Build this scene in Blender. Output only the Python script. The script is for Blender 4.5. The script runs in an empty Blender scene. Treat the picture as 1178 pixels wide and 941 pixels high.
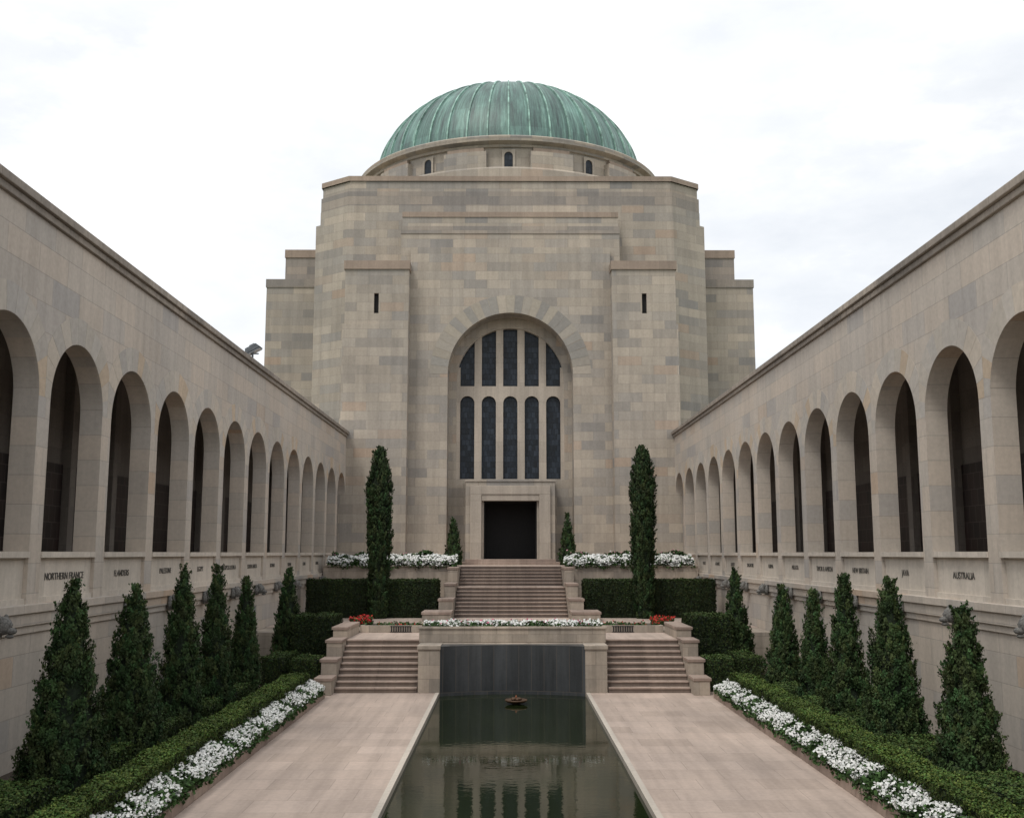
import bpy, math, random
import numpy as np
from mathutils import Vector, Matrix
random.seed(7)
rng = np.random.default_rng(11)
S = bpy.context.scene
D = bpy.data

# ------------------------------------------------------------------ nodes
def new_mat(name):
    m = D.materials.new(name); m.use_nodes = True
    nt = m.node_tree; b = nt.nodes['Principled BSDF']
    return m, nt, b
def N(nt, t, **k):
    n = nt.nodes.new(t)
    for a, v in k.items(): setattr(n, a, v)
    return n
def L(nt, a, b): nt.links.new(a, b)
def math_n(nt, op, a, b=None, c=None):
    n = N(nt, 'ShaderNodeMath', operation=op)
    for i, v in enumerate((a, b, c)):
        if v is None: continue
        if isinstance(v, (int, float)): n.inputs[i].default_value = v
        else: L(nt, v, n.inputs[i])
    return n.outputs[0]
def ramp(nt, fac, stops, interp='LINEAR'):
    r = N(nt, 'ShaderNodeValToRGB'); cr = r.color_ramp; cr.interpolation = interp
    while len(cr.elements) < len(stops): cr.elements.new(0.5)
    for e, (p, c) in zip(cr.elements, stops):
        e.position = p
        e.color = (c, c, c, 1) if isinstance(c, (int, float)) else (*c, 1)
    L(nt, fac, r.inputs[0]); return r.outputs[0]
def mixc(nt, mode, fac, a, b):
    n = N(nt, 'ShaderNodeMix', data_type='RGBA', blend_type=mode)
    for i, v in ((0, fac), (6, a), (7, b)):
        if isinstance(v, (int, float)): n.inputs[i].default_value = v
        elif isinstance(v, tuple): n.inputs[i].default_value = (*v, 1)
        else: L(nt, v, n.inputs[i])
    return n.outputs[2]
def noise(nt, vec, scale, detail=4, rough=.55):
    n = N(nt, 'ShaderNodeTexNoise'); n.inputs['Scale'].default_value = scale
    n.inputs['Detail'].default_value = detail; n.inputs['Roughness'].default_value = rough
    L(nt, vec, n.inputs['Vector']); return n.outputs['Fac']
def uvpos(nt):
    """wall coordinates: horizontal distance along the wall, height"""
    g = N(nt, 'ShaderNodeNewGeometry')
    sp = N(nt, 'ShaderNodeSeparateXYZ'); L(nt, g.outputs['Position'], sp.inputs[0])
    sn = N(nt, 'ShaderNodeSeparateXYZ'); L(nt, g.outputs['True Normal'], sn.inputs[0])
    ax = math_n(nt, 'ABSOLUTE', sn.outputs[0]); az = math_n(nt, 'ABSOLUTE', sn.outputs[2])
    isx = math_n(nt, 'GREATER_THAN', ax, .75)
    isz = math_n(nt, 'GREATER_THAN', az, .75)
    mx = N(nt, 'ShaderNodeMix', data_type='FLOAT'); L(nt, isx, mx.inputs[0]); L(nt, sp.outputs[0], mx.inputs[2]); L(nt, sp.outputs[1], mx.inputs[3])
    mz = N(nt, 'ShaderNodeMix', data_type='FLOAT'); L(nt, isz, mz.inputs[0]); L(nt, sp.outputs[2], mz.inputs[2]); L(nt, sp.outputs[1], mz.inputs[3])
    c = N(nt, 'ShaderNodeCombineXYZ'); L(nt, mx.outputs[0], c.inputs[0]); L(nt, mz.outputs[0], c.inputs[1])
    return g.outputs['Position'], c.outputs[0], sp
def bump(nt, b, h, strength=.3, dist=.02):
    n = N(nt, 'ShaderNodeBump'); n.inputs['Strength'].default_value = strength; n.inputs['Distance'].default_value = dist
    L(nt, h, n.inputs['Height']); L(nt, n.outputs[0], b.inputs['Normal'])

def ashlar(name, w, h, stops, mortar=.010, mdark=.72, off=(0., 0.), stain=.30, rough=.85, tint=(1.10, 1.045, 1.0)):
    m, nt, b = new_mat(name)
    stops = [(p, tuple(min(.6, q * t) for q, t in zip(c, tint))) for p, c in stops]
    P, uv, sp = uvpos(nt)
    mp = N(nt, 'ShaderNodeMapping'); L(nt, uv, mp.inputs[0]); mp.inputs['Location'].default_value = (off[0], off[1], 0)
    br = N(nt, 'ShaderNodeTexBrick', offset=.5)
    br.inputs['Color1'].default_value = (0, 0, 0, 1); br.inputs['Color2'].default_value = (1, 1, 1, 1)
    br.inputs['Mortar'].default_value = (.5, .5, .5, 1)
    for k, v in (('Scale', 1), ('Mortar Size', mortar), ('Mortar Smooth', .3), ('Brick Width', w), ('Row Height', h)):
        br.inputs[k].default_value = v
    L(nt, mp.outputs[0], br.inputs['Vector'])
    col = ramp(nt, br.outputs['Color'], stops, 'LINEAR')
    n1 = noise(nt, P, .16, 5, .6)
    col = mixc(nt, 'MULTIPLY', stain, col, ramp(nt, n1, [(.35, (.55, .55, .56)), (.62, (1.18, 1.14, 1.09))]))
    ms = N(nt, 'ShaderNodeMapping'); L(nt, uv, ms.inputs[0]); ms.inputs['Scale'].default_value = (1.6, .12, 1)
    n2 = noise(nt, ms.outputs[0], 1.5, 6, .65)
    col = mixc(nt, 'MULTIPLY', stain, col, ramp(nt, n2, [(.38, .62), (.6, 1.1)]))
    n3 = noise(nt, P, 9, 5, .7)
    col = mixc(nt, 'MULTIPLY', .40, col, ramp(nt, n3, [(.3, .74), (.7, 1.17)]))
    col = mixc(nt, 'MIX', math_n(nt, 'MULTIPLY', br.outputs['Fac'], 1 - mdark), col, (.11, .095, .08))
    L(nt, col, b.inputs['Base Color']); b.inputs['Roughness'].default_value = rough
    b.inputs['Specular IOR Level'].default_value = .3
    hgt = math_n(nt, 'SUBTRACT', math_n(nt, 'MULTIPLY', n3, .4), br.outputs['Fac'])
    bump(nt, b, hgt, .3, .012)
    return m
BEIGE = [(0, (.25, .25, .245)), (.18, (.345, .32, .28)), (.38, (.39, .362, .315)), (.58, (.305, .298, .282)), (.78, (.43, .395, .34)), (.92, (.365, .337, .295)), (1., (.385, .315, .255))]
BELT = [(0, (.22, .215, .21)), (.5, (.28, .265, .245)), (1., (.335, .305, .27))]
ARC = [(0, (.365, .362, .355)), (.25, (.46, .432, .392)), (.5, (.405, .392, .368)), (.75, (.48, .44, .39)), (.93, (.435, .405, .365)), (1., (.45, .36, .28))]
M_face = ashlar('facade_sandstone', 1.5, .58, BEIGE, mdark=.68, stain=.30)
M_belt = ashlar('weathered_sandstone_course', 1.5, .58, BELT, mdark=.7, stain=.3)
M_arc = ashlar('arcade_sandstone', 1.45, .62, ARC, mdark=.74, stain=.27)
M_cap = ashlar('capstone', 1.9, 3.0, [(0, (.26, .22, .185)), (.5, (.33, .275, .23)), (1, (.30, .25, .21))], mdark=.5)
M_cop = ashlar('coping_stone', 1.7, 5.0, [(0, (.24, .225, .205)), (1, (.34, .315, .28))], mdark=.5, stain=.6)
M_pale = ashlar('pale_stone', 2.2, 5.0, [(0, (.48, .46, .42)), (1, (.54, .515, .47))], mdark=.7, stain=.3)
M_portal = ashlar('portal_stone', 1.2, 1.3, [(0, (.38, .352, .312)), (1, (.45, .415, .365))], mdark=.7, stain=.35)
M_wallL = ashlar('terrace_stone', 1.1, .45, [(0, (.30, .28, .25)), (.5, (.37, .34, .30)), (1, (.42, .38, .33))], mdark=.6, stain=.6)
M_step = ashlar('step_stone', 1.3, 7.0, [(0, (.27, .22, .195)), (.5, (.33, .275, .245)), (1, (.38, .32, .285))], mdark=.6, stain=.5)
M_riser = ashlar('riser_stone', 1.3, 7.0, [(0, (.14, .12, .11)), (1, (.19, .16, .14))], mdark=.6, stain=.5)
M_pave = ashlar('paving_slabs', 1.22, .92, [(0, (.41, .352, .312)), (.35, (.445, .385, .345)), (.7, (.47, .405, .362)), (1, (.49, .425, .382))], mortar=.010, mdark=.68, stain=.40, rough=.65, tint=(1.08, 1.02, .98))
M_black = ashlar('dark_granite', .42, 9, [(0, (.055, .061, .066)), (.5, (.07, .077, .084)), (1, (.09, .096, .102))], mortar=.010, mdark=.3, stain=.8, rough=.35, tint=(1, 1, 1))

def simple(name, col, rough=.6, metal=0., nscale=8., var=.4, bmp=.15):
    m, nt, b = new_mat(name)
    g = N(nt, 'ShaderNodeNewGeometry')
    n = noise(nt, g.outputs['Position'], nscale, 5, .6)
    c = mixc(nt, 'MULTIPLY', 1., col, ramp(nt, n, [(.3, 1 - var), (.7, 1 + var * .5)]))
    L(nt, c, b.inputs['Base Color']); b.inputs['Roughness'].default_value = rough; b.inputs['Metallic'].default_value = metal
    bump(nt, b, n, bmp, .02); return m
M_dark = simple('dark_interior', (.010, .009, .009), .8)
M_bronze = ashlar('bronze_name_panel', .42, .5, [(0, (.012, .008, .008)), (1, (.028, .017, .015))], mdark=.3, rough=.45)
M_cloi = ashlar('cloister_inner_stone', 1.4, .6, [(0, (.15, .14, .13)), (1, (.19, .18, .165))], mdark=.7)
M_soil = simple('soil', (.05, .035, .025), .95, 0, 14, .6, .6)
M_letter = simple('letter_bronze', (.085, .08, .07), .7)
M_frame = simple('white_window_frame', (.5, .5, .48), .5, 0, 20, .15)
M_metal = simple('lamp_metal', (.12, .13, .14), .4, .6)
M_lens = simple('lamp_lens', (.35, .38, .42), .15)
M_garg = simple('gargoyle_stone', (.17, .165, .155), .9, 0, 25, .6, .5)
M_bark = simple('bark', (.06, .04, .028), .95, 0, 20, .5, .6)
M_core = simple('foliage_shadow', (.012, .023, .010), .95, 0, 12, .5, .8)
M_rim = simple('weathered_bronze', (.10, .055, .03), .55, .4)
M_grate = simple('iron_grate', (.02, .02, .022), .6, .4)
M_grass = simple('grass', (.07, .10, .035), .95, 0, .4, .5, .5)

def glass_mat():
    m, nt, b = new_mat('stained_glass')
    P, uv, sp = uvpos(nt)
    br = N(nt, 'ShaderNodeTexBrick', offset=.5)
    for k, v in (('Scale', 1), ('Mortar Size', .012), ('Brick Width', .233), ('Row Height', .36)): br.inputs[k].default_value = v
    br.inputs['Color1'].default_value = (0, 0, 0, 1); br.inputs['Color2'].default_value = (1, 1, 1, 1); br.inputs['Mortar'].default_value = (0, 0, 0, 1)
    L(nt, uv, br.inputs['Vector'])
    n = noise(nt, P, 5, 4, .7)
    c = ramp(nt, br.outputs['Color'], [(0, (.007, .010, .014)), (.5, (.012, .018, .027)), (1, (.027, .036, .050))])
    c = mixc(nt, 'ADD', .6, c, ramp(nt, n, [(.5, (0, 0, 0)), (.75, (.018, .024, .034))]))
    L(nt, c, b.inputs['Base Color']); b.inputs['Roughness'].default_value = .4
    b.inputs['Specular IOR Level'].default_value = .3
    bump(nt, b, math_n(nt, 'SUBTRACT', n, br.outputs['Fac']), .5, .02); return m
M_glass = glass_mat()

DC = (-.12, 81.)   # dome centre
def dome_mat():
    m, nt, b = new_mat('verdigris_copper')
    g = N(nt, 'ShaderNodeNewGeometry'); sp = N(nt, 'ShaderNodeSeparateXYZ'); L(nt, g.outputs['Position'], sp.inputs[0])
    dy = math_n(nt, 'SUBTRACT', sp.outputs[1], DC[1])
    ang = math_n(nt, 'ARCTAN2', sp.outputs[0], dy)
    c = N(nt, 'ShaderNodeCombineXYZ'); L(nt, math_n(nt, 'MULTIPLY', ang, 14), c.inputs[0]); L(nt, math_n(nt, 'MULTIPLY', sp.outputs[2], .16), c.inputs[1])
    s1 = noise(nt, c.outputs[0], 1.3, 6, .75)
    c2 = N(nt, 'ShaderNodeCombineXYZ'); L(nt, math_n(nt, 'MULTIPLY', ang, 60), c2.inputs[0]); L(nt, math_n(nt, 'MULTIPLY', sp.outputs[2], .35), c2.inputs[1])
    s2 = noise(nt, c2.outputs[0], 1., 5, .75)
    cell = math_n(nt, 'FLOOR', math_n(nt, 'MULTIPLY', ang, 44 / (2 * math.pi)))
    row = math_n(nt, 'FLOOR', math_n(nt, 'MULTIPLY', sp.outputs[2], .55))
    c3 = N(nt, 'ShaderNodeCombineXYZ'); L(nt, cell, c3.inputs[0]); L(nt, row, c3.inputs[1])
    wn = N(nt, 'ShaderNodeTexWhiteNoise', noise_dimensions='2D'); L(nt, c3.outputs[0], wn.inputs['Vector'])
    col = ramp(nt, s1, [(.34, (.060, .090, .088)), (.45, (.09, .16, .145)), (.57, (.135, .25, .215)), (.72, (.27, .44, .375))])
    col = mixc(nt, 'MULTIPLY', .9, col, ramp(nt, s2, [(.34, .5), (.68, 1.4)]))
    col = mixc(nt, 'MULTIPLY', .9, col, ramp(nt, wn.outputs['Value'], [(0, .74), (1, 1.12)]))
    L(nt, col, b.inputs['Base Color']); b.inputs['Roughness'].default_value = .5
    bump(nt, b, s2, .2, .03); return m
M_dome = dome_mat()
M_rib = simple('verdigris_rib', (.26, .43, .365), .55, 0, 1.5, .7)

def water_mat():
    m, nt, b = new_mat('pool_water')
    g = N(nt, 'ShaderNodeNewGeometry')
    mp = N(nt, 'ShaderNodeMapping'); L(nt, g.outputs['Position'], mp.inputs[0]); mp.inputs['Scale'].default_value = (1, 1.3, 1)
    n = noise(nt, mp.outputs[0], 4.2, 3, .5)
    n2 = noise(nt, g.outputs['Position'], .35, 2, .5)
    col = ramp(nt, n2, [(.3, (.007, .012, .004)), (.7, (.015, .022, .008))])
    L(nt, col, b.inputs['Base Color']); b.inputs['Roughness'].default_value = .02; b.inputs['IOR'].default_value = 1.33
    bump(nt, b, n, .045, .035); return m
M_water = water_mat()

def attr_mat(name, rough=.6, spec=.3):
    m, nt, b = new_mat(name)
    a = N(nt, 'ShaderNodeAttribute', attribute_name='tint')
    L(nt, a.outputs['Color'], b.inputs['Base Color']); b.inputs['Roughness'].default_value = rough
    b.inputs['Specular IOR Level'].default_value = spec
    return m
M_leaf = attr_mat('leaf', .65, .2)
M_petal = attr_mat('petal', .6, .2)
def vous_mat():
    m, nt, b = new_mat('voussoir_stone')
    a = N(nt, 'ShaderNodeAttribute', attribute_name='tint'); g = N(nt, 'ShaderNodeNewGeometry')
    n = noise(nt, g.outputs['Position'], 6, 5, .7)
    c = mixc(nt, 'MULTIPLY', .5, a.outputs['Color'], ramp(nt, n, [(.3, .72), (.7, 1.15)]))
    n1 = noise(nt, g.outputs['Position'], .16, 5, .6)
    c = mixc(nt, 'MULTIPLY', .27, c, ramp(nt, n1, [(.35, (.55, .55, .56)), (.62, (1.18, 1.14, 1.09))]))
    c = mixc(nt, 'MULTIPLY', 1., c, (1.08, 1.03, .99))
    L(nt, c, b.inputs['Base Color']); b.inputs['Roughness'].default_value = .85; bump(nt, b, n, .2, .02); return m
M_vous = vous_mat()

# ------------------------------------------------------------------ mesh builder
class B:
    def __init__(s): s.v = []; s.f = []; s.m = []; s.mats = []; s.t = []
    def mi(s, mat):
        if mat not in s.mats: s.mats.append(mat)
        return s.mats.index(mat)
    def face(s, pts, mat, tint=(.3, .3, .3)):
        i = len(s.v); s.v += [tuple(p) for p in pts]; s.f.append(tuple(range(i, i + len(pts)))); s.m.append(s.mi(mat)); s.t.append(tint)
    def mesh(s, vs, fs, mat, tint=(.3, .3, .3)):
        i = len(s.v); s.v += [tuple(p) for p in vs]; k = s.mi(mat)
        for f in fs: s.f.append(tuple(a + i for a in f)); s.m.append(k); s.t.append(tint)
    def box(s, x0, x1, y0, y1, z0, z1, mat, tint=(.3, .3, .3)):
        if x0 > x1: x0, x1 = x1, x0
        vs = [(x0, y0, z0), (x1, y0, z0), (x1, y1, z0), (x0, y1, z0), (x0, y0, z1), (x1, y0, z1), (x1, y1, z1), (x0, y1, z1)]
        s.mesh(vs, [(0, 3, 2, 1), (4, 5, 6, 7), (0, 1, 5, 4), (1, 2, 6, 5), (2, 3, 7, 6), (3, 0, 4, 7)], mat, tint)
    def prism(s, poly, z0, z1, mat, top=None):
        n = len(poly)
        vs = [(x, y, z0) for x, y in poly] + [(x, y, z1) for x, y in poly]
        s.mesh(vs, [(i, (i + 1) % n, (i + 1) % n + n, i + n) for i in range(n)], mat)
        s.face([(x, y, z1) for x, y in poly], top or mat)
    def lathe(s, prof, c, seg, mat):
        vs = []; n = len(prof)
        for i in range(seg):
            a = 2 * math.pi * i / seg
            for r, z in prof: vs.append((c[0] + r * math.sin(a), c[1] - r * math.cos(a), z))
        fs = []
        for i in range(seg):
            j = (i + 1) % seg
            for k in range(n - 1): fs.append((i * n + k, j * n + k, j * n + k + 1, i * n + k + 1))
        s.mesh(vs, fs, mat)
    def ell(s, c, r, mat, seg=10, rings=7, rot=None):
        vs = []; fs = []
        for i in range(rings + 1):
            p = math.pi * i / rings
            for j in range(seg):
                a = 2 * math.pi * j / seg
                q = Vector((r[0] * math.sin(p) * math.cos(a), r[1] * math.sin(p) * math.sin(a), r[2] * math.cos(p)))
                if rot: q = rot @ q
                vs.append((c[0] + q.x, c[1] + q.y, c[2] + q.z))
        for i in range(rings):
            for j in range(seg):
                k = (j + 1) % seg
                fs.append((i * seg + j, (i + 1) * seg + j, (i + 1) * seg + k, i * seg + k))
        s.mesh(vs, fs, mat)
    def archwall(s, mp, u0, u1, z0, z1, uc, hw, zb, zs, d0, d1, mat, seg=20, back=True, sill=True, revmat=None):
        rm = revmat or mat
        arc = [(uc - hw * math.cos(math.pi * i / seg), zs + hw * math.sin(math.pi * i / seg)) for i in range(seg + 1)]
        for d in ((d0, d1) if back else (d0,)):
            if zb > z0: s.face([mp(u0, z0, d), mp(u1, z0, d), mp(u1, zb, d), mp(u0, zb, d)], mat)
            if uc - hw > u0 + 1e-6:
                s.face([mp(u0, zb, d), mp(uc - hw, zb, d), mp(uc - hw, zs, d), mp(u0, zs, d)], mat)
                s.face([mp(u0, zs, d), mp(uc - hw, zs, d), mp(uc - hw, z1, d), mp(u0, z1, d)], mat)
            if uc + hw < u1 - 1e-6:
                s.face([mp(uc + hw, zb, d), mp(u1, zb, d), mp(u1, zs, d), mp(uc + hw, zs, d)], mat)
                s.face([mp(uc + hw, zs, d), mp(u1, zs, d), mp(u1, z1, d), mp(uc + hw, z1, d)], mat)
            for a, b in zip(arc, arc[1:]):
                s.face([mp(a[0], a[1], d), mp(b[0], b[1], d), mp(b[0], z1, d), mp(a[0], z1, d)], mat)
        path = [(uc - hw, zb)] + arc + [(uc + hw, zb)]
        for a, b in zip(path, path[1:]):
            s.face([mp(a[0], a[1], d0), mp(b[0], b[1], d0), mp(b[0], b[1], d1), mp(a[0], a[1], d1)], rm)
        if sill: s.face([mp(uc - hw, zb, d0), mp(uc + hw, zb, d0), mp(uc + hw, zb, d1), mp(uc - hw, zb, d1)], rm)
    def obj(s, name, parent=None, bevel=0, smooth=False):
        me = D.meshes.new(name); me.from_pydata(s.v, [], s.f)
        for m in s.mats: me.materials.append(m)
        me.polygons.foreach_set('material_index', s.m)
        at = me.attributes.new('tint', 'FLOAT_COLOR', 'FACE')
        at.data.foreach_set('color', np.array([(*t, 1) for t in s.t], dtype=np.float32).ravel())
        if smooth: me.polygons.foreach_set('use_smooth', [True] * len(s.f))
        me.update(); o = D.objects.new(name, me); S.collection.objects.link(o)
        if parent: o.parent = parent
        if bevel:
            b = o.modifiers.new('bevel', 'BEVEL'); b.width = bevel; b.segments = 2; b.limit_method = 'ANGLE'; b.harden_normals = False
        return o
def empty(name):
    e = D.objects.new(name, None); S.collection.objects.link(e); return e

def voussoirs(b, mp, uc, zs, r0, r1, n, d0, d1, pal, gap=.006, umax=None):
    for i in range(n):
        a0 = math.pi * i / n + gap / r0; a1 = math.pi * (i + 1) / n - gap / r0
        tint = random.choice(pal); k = random.uniform(.94, 1.06); tint = tuple(c * k for c in tint)
        K = 4
        def lim(r, a):
            if umax and r * abs(math.cos(a)) > umax: r = umax / abs(math.cos(a))
            return (uc - r * math.cos(a), zs + r * math.sin(a))
        ins = [lim(r0, a0 + (a1 - a0) * j / K) for j in range(K + 1)]
        out = [lim(r1, a0 + (a1 - a0) * j / K) for j in range(K + 1)]
        for j in range(K): b.face([mp(*ins[j], d0), mp(*ins[j + 1], d0), mp(*out[j + 1], d0), mp(*out[j], d0)], M_vous, tint)
        ring = ins + out[::-1]
        for p, q in zip(ring, ring[1:] + ring[:1]):
            b.face([mp(*p, d0), mp(*q, d0), mp(*q, d1), mp(*p, d1)], M_vous, tint)

# ------------------------------------------------------------------ leaf clouds (numpy)
def poly_cloud(name, C, Nrm, size, col, mat, k=4, aspect=1.6, parent=None, up=None):
    n = len(C)
    Nrm = Nrm / (np.linalg.norm(Nrm, axis=1, keepdims=True) + 1e-9)
    ref = rng.normal(size=(n, 3)) if up is None else up + rng.normal(size=(n, 3)) * .35
    T = ref - (ref * Nrm).sum(1, keepdims=True) * Nrm; T /= np.linalg.norm(T, axis=1, keepdims=True) + 1e-9
    Bt = np.cross(Nrm, T)
    size = np.asarray(size).reshape(-1, 1) * np.ones((n, 1))
    V = np.empty((n, k, 3))
    for i in range(k):
        a = 2 * math.pi * i / k
        V[:, i] = C + T * (math.cos(a) * size * aspect) + Bt * (math.sin(a) * size)
    me = D.meshes.new(name)
    me.vertices.add(n * k); me.vertices.foreach_set('co', V.astype(np.float32).ravel())
    me.loops.add(n * k); me.loops.foreach_set('vertex_index', np.arange(n * k, dtype=np.int32))
    me.polygons.add(n); me.polygons.foreach_set('loop_start', np.arange(0, n * k, k, dtype=np.int32))
    try: me.polygons.foreach_set('loop_total', np.full(n, k, dtype=np.int32))
    except Exception: pass
    me.update(calc_edges=True)
    at = me.attributes.new('tint', 'FLOAT_COLOR', 'FACE')
    cc = np.ones((n, 4), dtype=np.float32); cc[:, :3] = col; at.data.foreach_set('color', cc.ravel())
    me.materials.append(mat)
    o = D.objects.new(name, me); S.collection.objects.link(o)
    if parent: o.parent = parent
    return o

def conifer(name, x, y, z0, z1, R, dens=1., kind='cone', bright=1., per=80, lsz=(.010, .021)):
    e = empty(name)
    H = z1 - z0
    tr = B(); seg = 8
    tr.lathe([(.09, z0 - .3), (.075, z0 + .4), (.05, z0 + H * .5), (.01, z0 + H * .95)], (x, y), seg, M_bark)
    for q in range(6):
        a = q * 2.4; zz = z0 + H * (.12 + .12 * q); l = R * .7 * (1 - .12 * q)
        p0 = Vector((x, y, zz)); p1 = p0 + Vector((math.cos(a) * l, math.sin(a) * l, l * 1.1))
        tr.face([p0, p0 + Vector((0, 0, .05)), p1], M_bark); tr.face([p0 + Vector((.02, .02, 0)), p0 + Vector((-.02, -.02, .03)), p1], M_bark)
    tr.obj('trunk', e)
    if kind == 'cone':
        prof = lambda t: np.where(t < .17, .76 + .24 * np.sin(t / .17 * math.pi / 2), 1.0) * np.clip(1 - np.clip(t - .12, 0, 1) / .88, 0, 1) ** .80
    else:
        prof = lambda t: np.clip(.72 + .5 * t, 0, 1) * np.clip((1 - t) / .22, 0, 1) ** .55
    ph = rng.uniform(0, 6.28, 8)
    def lump(a, t):
        return 1 + .07 * np.sin(3 * a + ph[0] + 5 * t) + .055 * np.sin(5 * a + ph[1] - 14 * t) + .05 * np.sin(2 * a + ph[2] + 23 * t) + .035 * np.sin(7 * a + ph[3] + 37 * t)
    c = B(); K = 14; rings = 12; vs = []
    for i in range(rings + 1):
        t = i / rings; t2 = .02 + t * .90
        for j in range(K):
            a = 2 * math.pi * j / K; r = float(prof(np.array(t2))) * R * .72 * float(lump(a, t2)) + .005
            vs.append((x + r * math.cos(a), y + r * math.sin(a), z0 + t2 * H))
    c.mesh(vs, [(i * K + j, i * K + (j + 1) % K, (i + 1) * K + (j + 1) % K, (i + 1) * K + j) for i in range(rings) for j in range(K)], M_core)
    c.obj('dark_crown_core', e)  # dark core added to block light through the crown
    nc = int(360 * dens * max(1, H * R / 2.2))
    tt = rng.uniform(0, 1, nc * 4); keep = rng.uniform(0, 1.1, nc * 4) < prof(tt) + .10; tt = tt[keep][:nc]; nc = len(tt)
    aa = rng.uniform(0, 2 * math.pi, nc)
    rr = prof(tt) * R * lump(aa, tt) * rng.uniform(.78, 1.05, nc)
    cx = np.stack([x + rr * np.cos(aa), y + rr * np.sin(aa), z0 + tt * H], 1)
    out = np.stack([np.cos(aa), np.sin(aa), np.zeros(nc)], 1)
    dirv = out * .42 + np.array([0, 0, 1.]) + rng.normal(size=(nc, 3)) * .18
    dirv /= np.linalg.norm(dirv, axis=1, keepdims=True)
    ln = rng.uniform(.09, .29, nc) * (1 if kind == 'cone' else 1.2)
    s = rng.uniform(-.45, 1, (nc, per))
    spread = .046 * (1.12 - np.clip(s, 0, 1))
    P = cx[:, None, :] + dirv[:, None, :] * (s * ln[:, None])[..., None] + rng.normal(size=(nc, per, 3)) * spread[..., None]
    nn = out[:, None, :] * 1.0 + rng.normal(size=(nc, per, 3)) * .55 + np.array([0, 0, .3])
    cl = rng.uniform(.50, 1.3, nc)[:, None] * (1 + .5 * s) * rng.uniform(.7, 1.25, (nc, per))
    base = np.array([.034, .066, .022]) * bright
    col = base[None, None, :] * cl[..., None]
    col[..., 0] *= rng.uniform(.8, 1.45, (nc, 1))
    P = P.reshape(-1, 3); ok = P[:, 2] < z1 + .1
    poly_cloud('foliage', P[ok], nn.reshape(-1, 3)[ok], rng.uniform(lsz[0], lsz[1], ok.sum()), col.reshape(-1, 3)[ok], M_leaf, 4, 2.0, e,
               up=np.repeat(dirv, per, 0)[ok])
    return e

def hedge(name, x0, x1, y0, y1, z0, z1, dens=700, bright=1., size=.028, base=(.040, .072, .019)):
    if x0 > x1: x0, x1 = x1, x0
    e = empty(name)
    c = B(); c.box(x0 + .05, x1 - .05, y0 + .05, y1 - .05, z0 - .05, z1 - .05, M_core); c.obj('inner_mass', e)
    lx, ly, lz = x1 - x0, y1 - y0, z1 - z0
    faces = [('t', lx * ly), ('x0', ly * lz), ('x1', ly * lz), ('y0', lx * lz), ('y1', lx * lz)]
    Ps = []; Ns = []; Sh = []
    for f, A in faces:
        n = int(A * dens * (1.25 if f == 't' else 1)); u = rng.uniform(0, 1, n); v = rng.uniform(0, 1, n)
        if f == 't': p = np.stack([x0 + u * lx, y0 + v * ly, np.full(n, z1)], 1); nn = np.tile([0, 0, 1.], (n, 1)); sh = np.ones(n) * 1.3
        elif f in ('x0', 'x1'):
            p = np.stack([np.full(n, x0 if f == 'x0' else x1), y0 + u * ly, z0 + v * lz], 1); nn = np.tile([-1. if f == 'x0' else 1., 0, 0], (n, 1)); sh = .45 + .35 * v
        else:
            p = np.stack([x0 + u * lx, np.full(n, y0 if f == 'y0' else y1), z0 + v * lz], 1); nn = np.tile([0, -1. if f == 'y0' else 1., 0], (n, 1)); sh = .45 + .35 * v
        Ps.append(p); Ns.append(nn); Sh.append(sh)
    P = np.concatenate(Ps); Nn = np.concatenate(Ns); sh = np.concatenate(Sh)
    w = .020 * np.sin(P[:, 0] * 7 + P[:, 1] * 3.1) + .018 * np.sin(P[:, 1] * 8.3 + P[:, 2] * 9) + .020 * np.sin(P[:, 1] * 2.1 + 1.7) + .012 * np.sin(P[:, 1] * 21 + P[:, 0] * 17)
    stray = (rng.uniform(size=len(P)) < .06) * rng.uniform(0, .06, len(P))
    P = P + Nn * (w + stray + rng.normal(size=len(P)) * .018)[:, None]
    patch = 1 + .25 * np.sin(P[:, 1] * 1.9 + P[:, 0] * 2.3) * np.sin(P[:, 1] * .73 + 2) + .14 * np.sin(P[:, 1] * 11 + P[:, 0] * 13) + .1 * np.sin(P[:, 1] * 29 - P[:, 0] * 23)
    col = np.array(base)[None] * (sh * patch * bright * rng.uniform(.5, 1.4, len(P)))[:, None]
    col[:, 0] *= rng.uniform(.8, 1.4, len(P))
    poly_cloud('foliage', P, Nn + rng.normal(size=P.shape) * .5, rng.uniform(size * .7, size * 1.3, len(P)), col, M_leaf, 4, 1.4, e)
    return e

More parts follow.
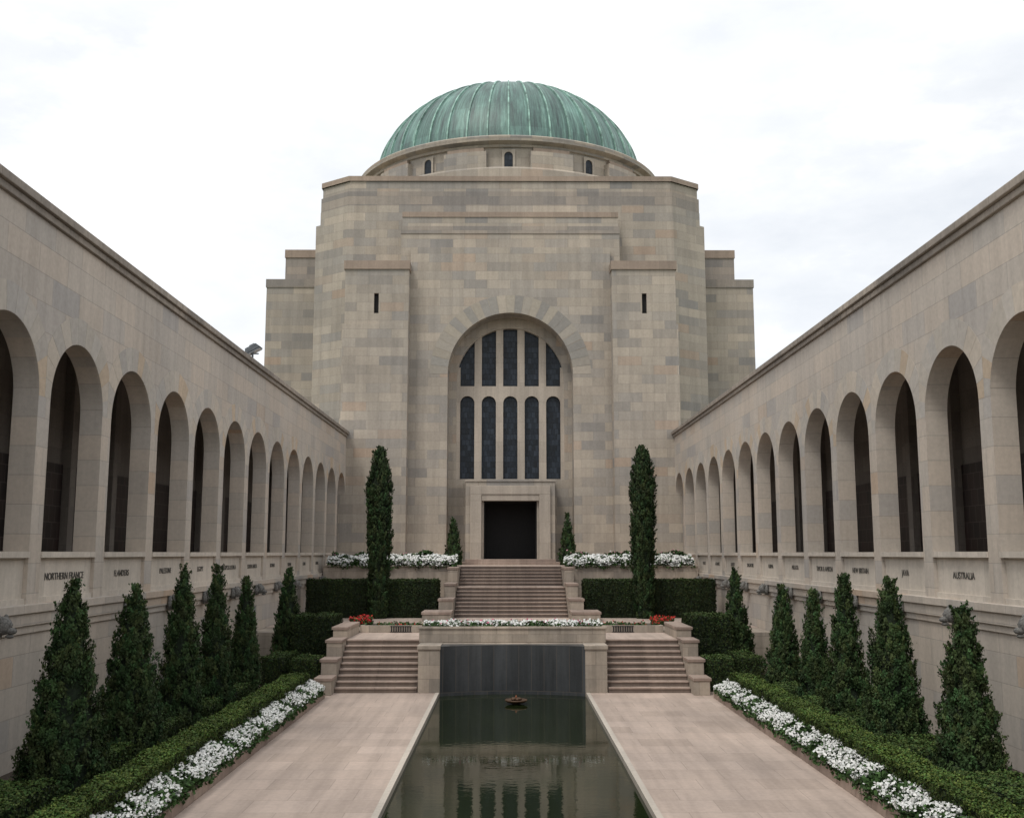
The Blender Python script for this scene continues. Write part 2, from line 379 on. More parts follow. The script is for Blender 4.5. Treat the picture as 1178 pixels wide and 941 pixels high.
def flowers(name, x0, x1, y0, y1, zf, n_fl, n_leaf, cols, size=(.03, .05), patch=True, hump=.12, zr=(.05, .075), front=0, thr0=-.55):
    e = empty(name)
    def pts(n, thr):
        X = rng.uniform(min(x0, x1), max(x0, x1), n); Y = rng.uniform(y0, y1, n)
        if thr is not None:
            q = np.sin(Y * 2.1 + X * 3) + np.sin(Y * 5.3 - X * 4 + 1) + .8 * np.sin(Y * 1.13 + 2) + .8 * np.sin(Y * 11.7 + X * 9) + rng.normal(size=n) * .7
            ok = q > thr; X = X[ok]; Y = Y[ok]
        return X, Y
    X, Y = pts(n_leaf, None); h = zf(X, Y); dz = rng.uniform(-.16 - zr[0], zr[1] * .6, len(X))
    P = np.stack([X, Y, h + dz + hump * .6 * np.sin(Y * 4 + X * 5) * .5], 1)
    col = np.array([.05, .10, .03])[None] * rng.uniform(.4, 1.4, len(X))[:, None]
    poly_cloud('leaves', P, rng.normal(size=P.shape) * .7 + [0, 0, .8], rng.uniform(.022, .045, len(X)) * (1.5 if front else 1), col, M_leaf, 4, 1.5, e)
    X, Y = pts(n_fl, thr0 if patch else None); h = zf(X, Y)
    P = np.stack([X, Y, h + rng.uniform(-zr[0], zr[1], len(X)) + hump * .6 * np.sin(Y * 4 + X * 5) * .5], 1)
    cols = np.array(cols); col = cols[rng.integers(0, len(cols), len(X))] * rng.uniform(.85, 1.05, len(X))[:, None]
    nn = np.tile([0, -.5, .7], (len(X), 1)) + rng.normal(size=P.shape) * .45
    poly_cloud('blossoms', P, nn, rng.uniform(size[0], size[1], len(X)), col, M_petal, 5, 1.0, e)
    return e
WHITE = [(.78, .78, .76), (.80, .80, .78), (.72, .74, .72)]
RED = [(.45, .02, .015), (.5, .05, .03), (.35, .015, .02)]

# ------------------------------------------------------------------ arcades
PITCH, Y2, HW = 3.535, 22.68, 1.48
XW = 10.20
ZS = 7.90
PALA = [(.41, .398, .37), (.455, .43, .385), (.385, .378, .36), (.46, .425, .37), (.43, .41, .37), (.42, .405, .375), (.45, .38, .295)]
LEFT_N = ['LIBYA', 'SOMALIA', 'NORTHERN FRANCE', 'FLANDERS', 'PALESTINE', 'EGYPT', 'GALLIPOLI & SUVLA', 'SOUTH AFRICA', 'ROMANI', 'SUDAN', 'CHINA', 'RABAUL', 'CRETE', 'GREECE']
RIGHT_N = ['BORNEO', 'PAPUA', 'AUSTRALIA', 'JAVA', 'NEW BRITAIN', 'TIMOR & AMBON', 'MALAYA', 'BURMA', 'SINGAPORE', 'EUROPE', 'ATLANTIC', 'PACIFIC', 'CORAL SEA', 'TARAKAN']
def arcade(side):
    e = empty('arcade_building')
    mp = lambda u, z, d: (side * (XW + d), u, z)
    w = B(); v = B(); tr = B(); inn = B()
    ks = range(-4, 14)
    ytop = 64.6
    for k in ks:
        yn = Y2 + PITCH * (k - 2); yf = yn + 2 * HW; pc = (PITCH - 2 * HW) / 2
        u0 = yn - pc; u1 = yf + pc
        if k == 13: u1 = 64.7
        w.archwall(mp, u0, u1, 3.5, 11.70, (yn + yf) / 2, HW, 3.5, ZS, 0, .55, M_arc, 32, sill=False)
        voussoirs(v, mp, (yn + yf) / 2, ZS, HW + .002, HW + .62, 13, -.004, .02, PALA, .004, pc + HW - .004)
        tr.box(side * (XW + .09), side * (XW + .42), yn + .001, yf - .001, 3.5, 4.46, M_pale)
        tr.box(side * (XW - .03), side * (XW + .5), yn + .002, yf - .002, 4.46, 4.59, M_pale)
        tr.box(side * (XW + .03), side * (XW + .2), yn + .002, yf - .002, 3.5, 3.62, M_pale)
        yc = (yn + yf) / 2
        if k >= 0:
            g = B(); X0 = XW - .14
            g.box(side * (X0 - .02), side * (X0 + .05), yc - .2, yc + .2, 2.93, 3.33, M_garg)
            g.ell((side * (X0 - .12), yc, 3.16), (.18, .16, .18), M_garg)
            g.ell((side * (X0 - .28), yc, 3.06), (.12, .09, .07), M_garg)
            g.ell((side * (X0 - .26), yc, 2.96), (.09, .07, .04), M_garg)
            for q in (-1, 1):
                g.ell((side * (X0 - .10), yc + q * .15, 3.28), (.05, .05, .10), M_garg)
                g.ell((side * (X0 - .25), yc + q * .06, 3.18), (.04, .03, .03), M_garg)
                g.ell((side * (X0 - .02), yc + q * .19, 3.12), (.08, .07, .15), M_garg)
            g.obj('gargoyle_head', e, smooth=True)
            nm = (LEFT_N if side < 0 else RIGHT_N)[k]
            cu = D.curves.new('inscription', 'FONT'); cu.body = nm; cu.size = .225; cu.extrude = .005; cu.align_x = 'CENTER'; cu.align_y = 'CENTER'
            cu.materials.append(M_letter)
            t = D.objects.new('inscription', cu); S.collection.objects.link(t); t.parent = e
            t.location = (side * (XW + .08), yc, 4.04); t.rotation_euler = (math.pi / 2, 0, -side * math.pi / 2)
    yA = Y2 + PITCH * (-6) - .2875
    lo = B()
    wy0, wy1 = (40.9, 42.5) if side < 0 else (39.9, 41.5)
    X0, X1 = side * (XW + .02), side * (XW + .55)
    lo.box(X0, X1, yA, wy0, -.6, 2.9, M_arc); lo.box(X0, X1, wy1, ytop, -.6, 2.9, M_arc)
    lo.box(X0, X1, wy0, wy1, -.6, .45, M_arc); lo.box(X0, X1, wy0, wy1, 2.5, 2.9, M_arc)
    lo.box(side * (XW - .14), X1, yA, ytop, 3.32, 3.5, M_arc)
    lo.box(side * (XW - .08), X1, yA, ytop, 3.06, 3.32, M_arc)
    lo.box(side * (XW - .03), X1, yA, ytop, 2.9, 3.06, M_arc)
    lo.obj('lower_wall', e, bevel=.012)
    wi = B()
    wi.box(side * (XW + .22), side * (XW + .26), wy0, wy1, .45, 2.5, M_lens)
    for q in range(5):
        yy = wy0 + (wy1 - wy0) * q / 4; wi.box(side * (XW + .04), side * (XW + .22), yy - .04, yy + .04, .45, 2.5, M_frame)
    for q in range(6):
        zz = .45 + 2.05 * q / 5; wi.box(side * (XW + .05), side * (XW + .215), wy0, wy1, zz - .03, zz + .03, M_frame)
    wi.obj('window', e)
    co = B()
    co.box(side * (XW - .09), side * (XW + .75), yA, ytop, 11.70, 11.86, M_cop)
    co.box(side * (XW - .18), side * (XW + .85), yA, ytop, 11.86, 12.05, M_cop)
    co.obj('coping', e, bevel=.02)
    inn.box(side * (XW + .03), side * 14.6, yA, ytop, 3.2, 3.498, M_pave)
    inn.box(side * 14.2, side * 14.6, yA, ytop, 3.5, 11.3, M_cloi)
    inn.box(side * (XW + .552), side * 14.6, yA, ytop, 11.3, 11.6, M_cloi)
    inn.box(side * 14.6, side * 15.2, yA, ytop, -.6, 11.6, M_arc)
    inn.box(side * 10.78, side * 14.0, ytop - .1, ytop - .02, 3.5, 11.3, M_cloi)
    inn.obj('cloister', e)
    pn = B()
    for k in ks:
        yc = Y2 + PITCH * (k - 2) + HW
        pn.box(side * 14.12, side * 14.2, yc - 1.5, yc + 1.5, 3.8, 7.3, M_bronze)
        pn.box(side * 13.9, side * 14.2, yc + 1.55, yc + 1.97, 3.5, 11.3, M_cloi)
        pn.box(side * 10.77, side * 14.19, yc + 1.6, yc + 1.9, 10.6, 11.3, M_cloi)
    pn.obj('roll_panels', e)
    w.obj('arched_wall', e); v.obj('voussoirs', e); tr.obj('sills', e)
arcade(-1); arcade(1)

# ------------------------------------------------------------------ memorial hall
hall = empty('domed_memorial_hall')
fm = lambda u, z, d: (u, d, z)
h = B()
h.archwall(fm, -6.45, 6.45, 3.2, 24.2, 0, 4.0, 3.87, 15.87, 65.6, 67.2, M_face, 48, back=False, sill=False)
h.face([(-6.45, 65.6, 24.2), (6.45, 65.6, 24.2), (6.45, 66.2, 24.2), (-6.45, 66.2, 24.2)], M_cap)
h.archwall(fm, -4.05, 4.05, 9.2, 20.2, 0, 3.5, 9.2, 15.7, 67.2, 67.65, M_face, 40, back=False, revmat=M_pale)
h.box(-4.05, -1.66, 67.2, 67.7, 3.4, 9.2, M_face); h.box(1.66, 4.05, 67.2, 67.7, 3.4, 9.2, M_face)
h.box(-1.66, 1.66, 67.2, 67.7, 7.8, 9.2, M_face)
h.obj('front_wall', hall)
vz = B()
PALF = [(.28, .278, .26), (.41, .38, .325), (.34, .32, .275), (.26, .258, .245), (.40, .37, .32), (.325, .31, .275)]
voussoirs(vz, fm, 0, 15.87, 4.003, 5.15, 27, 65.59, 65.7, PALF, .012)
vz.obj('arch_voussoirs', hall)
gl = B(); gl.face([(-3.6, 67.6, 9.2), (3.6, 67.6, 9.2), (3.6, 67.6, 19.4), (-3.6, 67.6, 19.4)], M_glass); gl.obj('stained_glass', hall)
tr = B()
for i in range(-2, 3):
    u = i * 1.4
    tr.archwall(fm, u - .7, u + .7, 9.21, 15.36, u, .465, 9.3, 14.25, 67.32, 67.55, M_portal, 14, back=False)
for s in (-2.1, -.7, .7, 2.1):
    tr.box(s - .235, s + .235, 67.32, 67.55, 15.362, 15.7 + math.sqrt(3.5 ** 2 - (abs(s) - .2) ** 2), M_portal)
for s in (-3.38, 3.38): tr.box(s - .12, s + .12, 67.32, 67.55, 15.362, 16.6, M_portal)
tr.obj('window_tracery', hall)
po = B()
for s in (-1, 1):
    po.box(s * 2.0, s * 2.80, 65.4, 67.195, 3.4, 9.00, M_face)
    po.box(s * 1.66, s * 2.0, 65.5, 67.195, 3.4, 9.00, M_portal)
    po.box(s * 1.8, s * 2.5, 65.2, 65.4, 3.4, 8.2, M_portal)
po.box(-2.0, 2.0, 65.4, 67.195, 7.8, 9.00, M_face)
po.box(-2.5, 2.5, 65.2, 65.4, 8.2, 8.75, M_portal)
po.box(-1.8, 1.8, 65.26, 65.4, 7.8, 8.2, M_portal)
po.box(-2.84, 2.84, 65.34, 67.19, 9.00, 9.14, M_face)
po.obj('door_portal', hall, bevel=.02)
dk = B(); dk.box(-1.66, 1.66, 67.72, 67.78, 3.9, 7.9, M_dark)  # near-black colour stands in for the shade inside the hall door
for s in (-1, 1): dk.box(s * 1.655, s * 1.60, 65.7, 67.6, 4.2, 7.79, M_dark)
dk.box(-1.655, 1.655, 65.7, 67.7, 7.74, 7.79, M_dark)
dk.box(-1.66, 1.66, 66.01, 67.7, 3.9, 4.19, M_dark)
dk.obj('doorway', hall)
pr = B()
for s in (-1, 1):
    for (a, b) in ((6.45, 8.35), (8.65, 10.5)):
        pr.box(s * a, s * b, 64.6, 67.9, 18.9, 22.45, M_face)
    pr.box(s * 8.35, s * 8.65, 64.6, 67.9, 18.9, 19.6, M_face); pr.box(s * 8.35, s * 8.65, 64.6, 67.9, 20.9, 22.45, M_face)
    pr.box(s * 6.45, s * 10.6, 64.5, 67.9, -.6, 18.9, M_face)
    pr.box(s * 6.40, s * 10.58, 64.5, 67.9, 22.45, 23.0, M_cap)
pr.obj('flanking_piers', hall)
sl = B()
for s in (-1, 1): sl.box(s * 8.35, s * 8.65, 64.85, 64.95, 19.6, 20.9, M_dark)
sl.obj('slit_windows', hall)
at = B()
at.box(-7.15, 7.15, 66.2, 69, 22.0, 25.3, M_face); at.box(-7.17, 7.17, 66.15, 69, 25.3, 25.8, M_belt)
at.box(-7.1, 7.1, 66.45, 69, 25.8, 26.5, M_face); at.box(-7.12, 7.12, 66.4, 69, 26.5, 26.85, M_cap)
at.obj('attic', hall)
def octo(hx, yf, cx, cy, yb=94.):
    return [(-hx + cx, yf), (hx - cx, yf), (hx, yf + cy), (hx, yb), (-hx, yb), (-hx, yf + cy)]
bd = B()
bd.prism(octo(13.38, 67.8, 2.4, 1.75), -.6, 26.85, M_face, M_cap)
bd.prism(octo(13.05, 67.81, 2.1, 1.55), 26.85, 27.75, M_face)
bd.prism(octo(13.03, 67.83, 2.1, 1.55), 27.75, 28.75, M_belt, M_cap)
bd.prism(octo(12.93, 67.95, 2.1, 1.5), 28.75, 29.5, M_face)
bd.prism(octo(13.02, 67.85, 2.1, 1.5), 29.5, 29.85, M_cap)
bd.obj('main_block', hall)
wg = B()
for s in (-1, 1):
    wg.box(s * 13.2, s * 17.7, 74, 90, -.6, 23.7, M_face); wg.box(s * 13.2, s * 17.75, 73.93, 90, 23.7, 24.3, M_belt)
    wg.box(s * 13.2, s * 16.6, 75, 89, 24.3, 26.2, M_belt); wg.box(s * 13.2, s * 16.65, 74.93, 89, 26.2, 26.8, M_cap)
wg.obj('side_wings', hall)
dr = B()
dr.lathe([(12.25, 29.8), (12.25, 30.75), (12.15, 30.9), (11.35, 30.95), (11.35, 32.55), (11.5, 32.6), (11.55, 32.75), (11.95, 32.9), (12.0, 33.2), (11.9, 33.3), (10.3, 33.45)], DC, 128, M_face)
def ringblock(b, a0, a1, r0, r1, z0, z1, mat, n=6):
    for i in range(n):
        p = a0 + (a1 - a0) * i / n; q = a0 + (a1 - a0) * (i + 1) / n
        f = lambda r, a, z: (DC[0] + r * math.sin(a), DC[1] - r * math.cos(a), z)
        b.face([f(r1, p, z0), f(r1, q, z0), f(r1, q, z1), f(r1, p, z1)], mat)
        b.face([f(r0, p, z1), f(r1, p, z1), f(r1, q, z1), f(r0, q, z1)], mat)
        if i == 0: b.face([f(r0, p, z0), f(r1, p, z0), f(r1, p, z1), f(r0, p, z1)], mat)
        if i == n - 1: b.face([f(r0, q, z0), f(r1, q, z0), f(r1, q, z1), f(r0, q, z1)], mat)
wd = B()
for i in range(12):
    a = math.radians(30 * i); c15 = a + math.radians(15)
    ringblock(dr, c15 - math.radians(7.5), c15 + math.radians(7.5), 11.3, 11.85, 30.9, 32.2, M_face)
    ringblock(dr, c15 - math.radians(6.5), c15 + math.radians(6.5), 11.3, 11.7, 32.2, 32.5, M_cap)
    t = Vector((math.cos(a), math.sin(a), 0)); o = Vector((math.sin(a), -math.cos(a), 0)); c = Vector((DC[0], DC[1], 0)) + o * 11.37
    P = lambda u, z, d: tuple(c + t * u + o * d + Vector((0, 0, z)))
    wd.face([P(-.3, 31.0, .02), P(.3, 31.0, .02)] + [P(.3 * math.cos(q), 31.95 + .3 * math.sin(q), .02) for q in [math.pi * j / 10 for j in range(11)]], M_glass)
    wd.archwall(P, -.46, .46, 30.95, 32.42, 0, .3, 30.96, 31.95, .10, 0, M_face, 12, back=False)
dr.obj('drum', hall); wd.obj('drum_windows', hall)
dm = B(); AR, BR, ZC = 10.6, 8.1, 33.3
prof = [(AR * math.cos(p), ZC + BR * math.sin(p)) for p in [math.pi / 2 * i / 36 * .93 for i in range(37)]]
dm.lathe(prof, DC, 176, M_dome); dm.obj('copper_dome', hall, smooth=True)
rb = B()
for i in range(44):
    a = 2 * math.pi * i / 44; t = Vector((math.cos(a), math.sin(a), 0)); o = Vector((math.sin(a), -math.cos(a), 0)); c = Vector((DC[0], DC[1], 0))
    q = [c + o * r + Vector((0, 0, z)) for r, z in prof]; q2 = [c + o * (r + .08) + Vector((0, 0, z + .06)) for r, z in prof]
    for j in range(len(q) - 1):
        for s in (-1, 1):
            d = t * (.055 * s)
            rb.face([q[j] + d, q[j + 1] + d, q2[j + 1] + d, q2[j] + d], M_rib)
        rb.face([q2[j] - t * .055, q2[j] + t * .055, q2[j + 1] + t * .055, q2[j + 1] - t * .055], M_rib)
rb.obj('dome_ribs', hall)
lc = B(); zt = ZC + BR * math.sin(math.pi / 2 * .93)
lc.lathe([(1.4, zt - .2), (1.8, zt), (1.8, zt + .12), (1.65, zt + .14), (1.65, zt + .3), (1.2, zt + .38), (0.01, zt + .45)], DC, 48, M_dome); lc.obj('dome_cap', hall)

# ------------------------------------------------------------------ ground, paving, pool
g = B(); g.face([(-3000, -3000, -.62), (3000, -3000, -.62), (3000, 3000, -.62), (-3000, 3000, -.62)], M_grass); g.obj('ground')
KL, KR = 5.98, 6.40
PW = 2.42
pv = B()
pv.box(-KL, -PW - .13, 2, 34.2, -.6, 0, M_pave); pv.box(PW + .13, KR, 2, 34.2, -.6, 0, M_pave)
pv.box(-PW - .13, PW + .13, 2, 5.8, -.6, 0, M_pave)
pv.box(-XW, -PW - .13, 34.2, 38, -.6, 0, M_pave); pv.box(PW + .13, XW, 34.2, 38, -.6, 0, M_pave)
pv.obj('paving')
pl = empty('reflecting_pool')
b = B()
for s in (-1, 1): b.box(s * PW, s * (PW + .129), 6, 35.3, -.6, .012, M_pale)
b.box(-PW, PW, 5.8, 6, -.6, .012, M_pale)
b.obj('pool_coping', pl, bevel=.01)
b = B(); b.box(-PW, PW, 6, 35.6, -.6, -.55, M_dark); b.obj('pool_floor', pl)
b = B(); b.face([(-PW, 6, -.11), (PW, 6, -.11), (PW, 35.9, -.11), (-PW, 35.9, -.11)], M_water); b.obj('water', pl)

fw = empty('fountain_wall')
b = B()
for s in (-1, 1):
    b.box(s * 2.40, s * 3.13, 35.3, 38, -.6, 1.40, M_wallL); b.box(s * 2.38, s * 3.16, 35.26, 38, 1.40, 1.53, M_wallL)
b.box(-2.38, 2.38, 36.2, 38, -.6, 1.52, M_wallL)
b.obj('stone_piers', fw, bevel=.015)
b = B(); n = 16; arc = []
for i in range(n + 1):
    u = -2.4 + 4.8 * i / n; arc.append((u, 35.32 + .55 * (1 - (u / 2.4) ** 2)))
for p, q in zip(arc, arc[1:]):
    b.face([(*p, -.5), (*q, -.5), (*q, 1.50), (*p, 1.50)], M_black)
    b.face([(*p, 1.50), (*q, 1.50), (q[0], 36.3, 1.50), (p[0], 36.3, 1.50)], M_black)
b.obj('granite_panel', fw)
pt = empty('stone_planter')
b = B()
b.box(-3.2, 3.2, 36.5, 36.68, 1.53, 1.98, M_wallL); b.box(-3.2, 3.2, 37.7, 37.88, 1.53, 1.98, M_wallL)
for s in (-1, 1): b.box(s * 3.2, s * 3.02, 36.68, 37.7, 1.53, 1.98, M_wallL)
b.box(-3.25, 3.25, 36.46, 36.70, 1.98, 2.06, M_wallL)
b.obj('planter_walls', pt, bevel=.012)
b = B(); b.box(-3.02, 3.02, 36.68, 37.7, 1.53, 1.93, M_soil); b.obj('planter_soil', pt)

def flight(name, x0, x1, y0, z0, n, rise, run, ext=0.):
    e = empty(name); b = B(); r = B()
    for i in range(n):
        ya = y0 + i * run; zt = z0 + (i + 1) * rise; yb = y0 + n * run + ext
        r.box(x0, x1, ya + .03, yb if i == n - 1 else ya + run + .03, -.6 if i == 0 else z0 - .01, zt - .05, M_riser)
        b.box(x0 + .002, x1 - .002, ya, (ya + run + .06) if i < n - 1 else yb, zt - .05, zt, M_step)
    r.obj('risers', e); b.obj('treads', e, bevel=.008)
for s in (-1, 1):
    x0, x1 = sorted((s * 3.165, s * 5.87))
    flight('stone_staircase', x0, x1, 35.3, 0, 9, .17, .30)
    b = B()
    for (a, c, zt) in ((34.7, 35.7, .55), (35.7, 36.7, 1.05), (36.7, 38.0, 1.6), (38.0, 41, 1.95)):
        b.box(s * 5.88, s * 6.4, a, c, -.6, zt - .1, M_wallL); b.box(s * 5.86, s * 6.45, a - .03, c - .035, zt - .1, zt, M_step)
    b.obj('stepped_stair_wall', bevel=.012)

te = B()
te.box(-5.87, 5.87, 38, 44, -.6, 1.53, M_pave); te.box(-XW, XW, 44, 57.3, -.6, 1.528, M_pave)
te.box(-XW, -2.72, 57.3, 64.5, -.6, 3.87, M_pave); te.box(2.72, XW, 57.3, 64.5, -.6, 3.87, M_pave); te.box(-2.72, 2.72, 57.42, 64.5, -.6, 3.868, M_pave)
te.box(-6.4, 6.4, 64.5, 66, -.6, 3.87, M_pave)
te.box(-XW, -5.88, 41.5, 44, -.6, 1.5, M_wallL); te.box(5.88, XW, 41.5, 44, -.6, 1.5, M_wallL)
te.obj('terrace')
flight('entrance_staircase', -2.7, 2.7, 50.5, 1.53, 8, .168, .35, 2.0)
flight('entrance_staircase', -2.7, 2.7, 55.3, 2.874, 6, .166, .35, .02)
e = empty('door_steps'); b = B()
b.box(-3.0, 3.0, 63.4, 65.6, 3.87, 4.035, M_step); b.box(-2.75, 2.75, 63.8, 66.0, 4.035, 4.2, M_step); b.obj('steps', e, bevel=.01)
for s in (-1, 1):
    e = empty('stair_pedestal'); b = B()
    for (a, c, xo, zt) in ((47.6, 49.6, 4.0, 1.95), (49.6, 51.4, 3.4, 2.45), (51.4, 53.6, 3.25, 3.1), (53.6, 57.3, 3.2, 3.85)):
        b.box(s * 2.72, s * xo, a, c, 1.5, zt - .12, M_wallL); b.box(s * 2.70, s * (xo + .04), a - .03, c - .035, zt - .12, zt, M_step)
    b.obj('stepped_blocks', e, bevel=.012)
    e = empty('low_planter'); b = B()
    b.box(s * 3.3, s * 5.85, 41, 41.15, 1.53, 1.80, M_wallL); b.box(s * 3.3, s * 5.85, 42.4, 42.55, 1.53, 1.80, M_wallL)
    for xx in (3.3, 5.7): b.box(s * xx, s * (xx + .15), 41.15, 42.4, 1.53, 1.80, M_wallL)
    b.box(s * 3.45, s * 5.7, 41.15, 42.4, 1.53, 1.74, M_soil)
    b.obj('planter_walls', e, bevel=.01)
    b = B()
    for q in range(9): b.box(s * (3.9 + q * .09), s * (3.94 + q * .09), 40.97, 40.995, 1.57, 1.77, M_grate)
    b.box(s * 3.86, s * 4.70, 40.975, 40.99, 1.77, 1.79, M_grate); b.box(s * 3.86, s * 4.70, 40.975, 40.99, 1.55, 1.57, M_grate)
    b.obj('grate', e)
    flowers('red_flower_bed', s * 5.5, s * 6.35, 41.3, 42.4, lambda X, Y: 2.0 + 0 * X, 240, 700, RED, (.03, .05), False, .2, (.12, .08))
    flowers('red_flower_bed', s * 3.4, s * 5.3, 41.1, 42.5, lambda X, Y: 1.80 + 0 * X, 35, 900, RED, (.022, .04), False)
    e = empty('terrace_planter'); b = B()
    b.box(s * 3.3, s * 10.0, 56.3, 57.29, 1.53, 3.85, M_wallL); b.box(s * 3.28, s * 10.0, 56.24, 56.5, 3.85, 3.93, M_wallL); b.obj('planter_wall', e, bevel=.015)
    flowers('white_flower_bed', s * 2.9, s * 9.8, 56.15, 57.6, lambda X, Y: 4.12 + .22 * np.clip((Y - 56.1) / 1.0, 0, 1), 8500, 6500, WHITE, (.040, .068), True, .22, (.20, .12), 1)
    flowers('shrub_border', s * 3.1, s * 9.8, 57.7, 58.3, lambda X, Y: 4.42 + .12 * np.sin(X * 2.3), 260, 6000, [(.5, .25, .3), (.6, .6, .55)], (.04, .06), False, .3, (.3, .16), 1)
    hedge('hedge', s * 3.5, s * 9.7, 50.2, 51.6, 1.5, 3.27, 600, .58, .03)
    conifer('cypress_tree', s * 6.27, 49.9, 1.5, 9.55 + (.08 if s > 0 else 0), .53, 1.5, 'col', .7, 60, (.014, .03))
    conifer('cone_shrub', s * 3.38, 62.2, 3.8, 6.6 + (.25 if s > 0 else 0), .50, .6, 'cone', .8, 40, (.016, .034))
    hedge('box_hedge', s * 6.6, s * 8.1, 39, 41.3, 0, 2.25, 700, .7, .025)
    hedge('box_hedge', s * 6.5, s * 7.4, 35.6, 37.2, 0, 1.05, 900, .9, .022)
    hedge('box_hedge', s * 7.75, s * 8.5, 36.0, 38.4, 0, 1.05, 900, .9, .022)
flowers('white_flower_bed', -3.1, 3.1, 36.6, 37.8, lambda X, Y: 2.14 + 0 * X, 2400, 4200, WHITE, (.028, .048), True, thr0=-.3)
flowers('pink_flower_bed', -2.9, 2.9, 36.7, 37.8, lambda X, Y: 2.16 + 0 * X, 70, 60, [(.5, .12, .2)], (.03, .05), False)

for s, K in ((-1, KL), (1, KR)):
    e = empty('bed_kerb'); b = B()
    b.box(s * K, s * (K + .16), 6, 34.2, -.1, .24, M_step); b.box(s * (K + .16), s * (XW), 34.04, 34.2, -.1, .24, M_step)
    b.obj('kerb', e, bevel=.02)
    b = B(); b.box(s * (K + .161), s * (XW + .01), 6, 34.03, -.1, .18, M_soil); b.obj('bed_soil', e)
    f = (lambda K: (lambda X, Y: .34 + .20 * np.clip((np.abs(X) - K + .1) / .5, 0, 1)))(K)
    flowers('white_flower_bed', s * (K - .04), s * (K + .50), 14, 34.0, f, 14000, 15000, WHITE, (.018, .034), True, thr0=-.35)
    hedge('long_hedge', s * (K + .46), s * (K + 1.12), 12, 33.9, .1, .78, 2400, 1.12, .017, (.050, .086, .019))
TL = [(8.12, 19.4, 3.99, .70), (8.25, 23.05, 3.81, .72), (8.3, 26.6, 4.21, .56), (8.3, 29.7, 4.18, .54), (8.3, 33.0, 3.77, .47)]
TR = [(8.5, 20.2, 3.56, .58), (8.45, 23.9, 3.94, .66), (8.45, 27.1, 3.96, .52), (8.45, 29.9, 3.5, .45), (8.45, 33.2, 3.5, .55)]
for s, T in ((-1, TL), (1, TR)):
    for X, y, zt, R in T: conifer('conifer_tree', s * X, y, .15, zt, R, 1.35, 'cone', 1.0 if s > 0 else .88)
    conifer('conifer_tree', s * 8.4, 39.8, .3, 3.95, .58, 1., 'cone', .9, 60, (.014, .026))
    ys = [t[1] for t in T]
    ys = [ys[0] - 3.6] + ys
    for a, c in zip(ys, ys[1:]):
        hedge('low_hedge', s * 7.85, s * 8.95, a + .6, c - .8, .1, .68, 1500, 1.05, .019)

# bronze dish standing in the pool
e = empty('eternal_flame_dish'); b = B()
b.lathe([(.05, -.5), (.12, -.3), (.12, -.1), (.30, -.05), (.36, .0), (.34, .03), (.28, 0), (.02, -.02)], (.1, 33.6), 24, M_rim)
b.obj('dish', e, smooth=True)
b = B()
for q in range(5):
    a = q * 1.26; b.ell((.1 + .09 * math.cos(a), 33.6 + .09 * math.sin(a), .04), (.10, .07, .05), M_rim, rot=Matrix.Rotation(a, 3, 'Z'))
b.obj('bronze_petals', e, smooth=True)
M_flame = simple('flame_nozzle', (.30, .10, .04), .5)
b = B(); b.lathe([(.005, .06), (.04, .08), (.025, .12), (.002, .17)], (.1, 33.6), 10, M_flame); b.obj('burner', e, smooth=True)

# floodlight on the left roof
e = empty('floodlight'); b = B()
fx, fy, fz = -10.95, 43.4, 13.1
b.lathe([(.04, 11.6), (.04, fz - .2)], (fx, fy), 10, M_metal)
b.box(fx - .25, fx + .25, fy - .03, fy + .03, fz - .22, fz - .17, M_metal)
b.obj('pole', e)
b = B()
R = Matrix.Rotation(math.radians(-28), 3, 'Y')
def rbox(b, c, hx, hy, hz, mat, hx2=None):
    hx2 = hx2 or hx
    vs = [Vector((sx * (hx if sz < 0 else hx2), sy * hy, sz * hz)) for sz in (-1, 1) for sx, sy in ((-1, -1), (1, -1), (1, 1), (-1, 1))]
    vs = [R @ v + Vector(c) for v in vs]
    b.mesh(vs, [(0, 3, 2, 1), (4, 5, 6, 7), (0, 1, 5, 4), (1, 2, 6, 5), (2, 3, 7, 6), (3, 0, 4, 7)], mat)
rbox(b, (fx, fy, fz), .36, .26, .11, M_metal, .25); rbox(b, (fx + .06, fy, fz - .12), .32, .22, .02, M_lens); rbox(b, (fx - .02, fy, fz + .15), .12, .10, .05, M_metal)
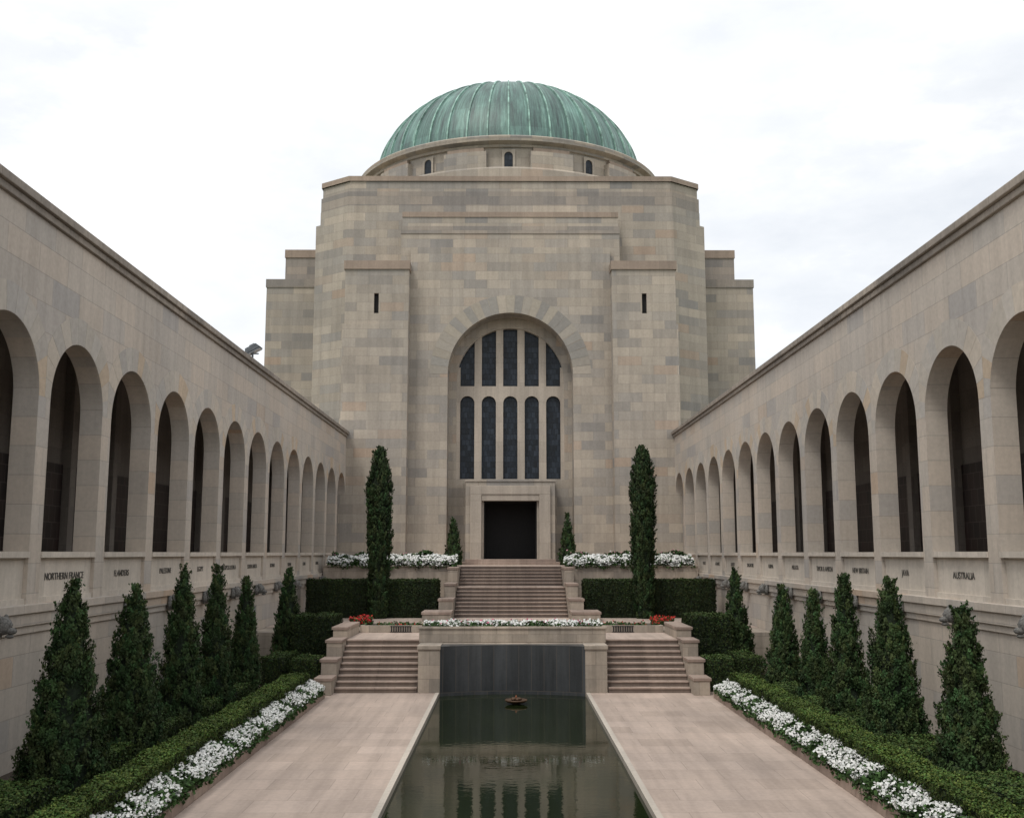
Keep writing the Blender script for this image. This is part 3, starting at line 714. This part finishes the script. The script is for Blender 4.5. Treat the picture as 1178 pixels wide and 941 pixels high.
b.obj('lamp_head', e, bevel=.01)

b = B(); b.box(-XW + .05, XW - .05, -8, 1.4, -.6, 2.95, M_pave); b.obj('entrance_terrace')

# ------------------------------------------------------------------ light
el, azd = math.radians(58), math.radians(215)
W = D.worlds.new('World'); S.world = W; W.use_nodes = True; nt = W.node_tree
bg = nt.nodes['Background']; bg.inputs[1].default_value = .1
sk = N(nt, 'ShaderNodeTexSky', sky_type='NISHITA'); sk.sun_disc = False; sk.sun_elevation = el; sk.sun_rotation = azd
tc = N(nt, 'ShaderNodeTexCoord')
mp = N(nt, 'ShaderNodeMapping'); L(nt, tc.outputs['Generated'], mp.inputs[0]); mp.inputs['Scale'].default_value = (1, 1, 2.4); mp.inputs['Location'].default_value = (.35, .1, .2)
nz = noise(nt, mp.outputs[0], 2.0, 6, .5)
cloud = ramp(nt, noise(nt, mp.outputs[0], 3.4, 7, .6), [(.30, (.68, .71, .755)), (.46, (.78, .80, .825)), (.60, (1, 1, 1))])
cl = N(nt, 'ShaderNodeVectorMath', operation='SCALE'); L(nt, cloud, cl.inputs[0]); cl.inputs['Scale'].default_value = 13.0
fac = ramp(nt, nz, [(.38, .88), (.52, 1.0)])
L(nt, mixc(nt, 'MIX', fac, sk.outputs[0], cl.outputs[0]), bg.inputs[0])
sd = Vector((math.sin(azd) * math.cos(el), math.cos(azd) * math.cos(el), math.sin(el)))
sun = D.lights.new('sun', 'SUN'); sun.energy = 1.5; sun.angle = math.radians(16); sun.color = (1, .95, .88)
so = D.objects.new('sun', sun); S.collection.objects.link(so); so.rotation_euler = sd.to_track_quat('Z', 'Y').to_euler()

# ------------------------------------------------------------------ camera
cam = D.cameras.new('camera'); cam.lens = 36.67; cam.sensor_width = 36; cam.clip_end = 6000
co = D.objects.new('camera', cam); S.collection.objects.link(co)
co.location = (-.17, 0, 4.55); co.rotation_euler = (math.radians(90 + 7.877), 0, math.radians(-.24))
S.camera = co
S.view_settings.view_transform = 'Standard'; S.view_settings.look = 'None'; S.view_settings.exposure = 0
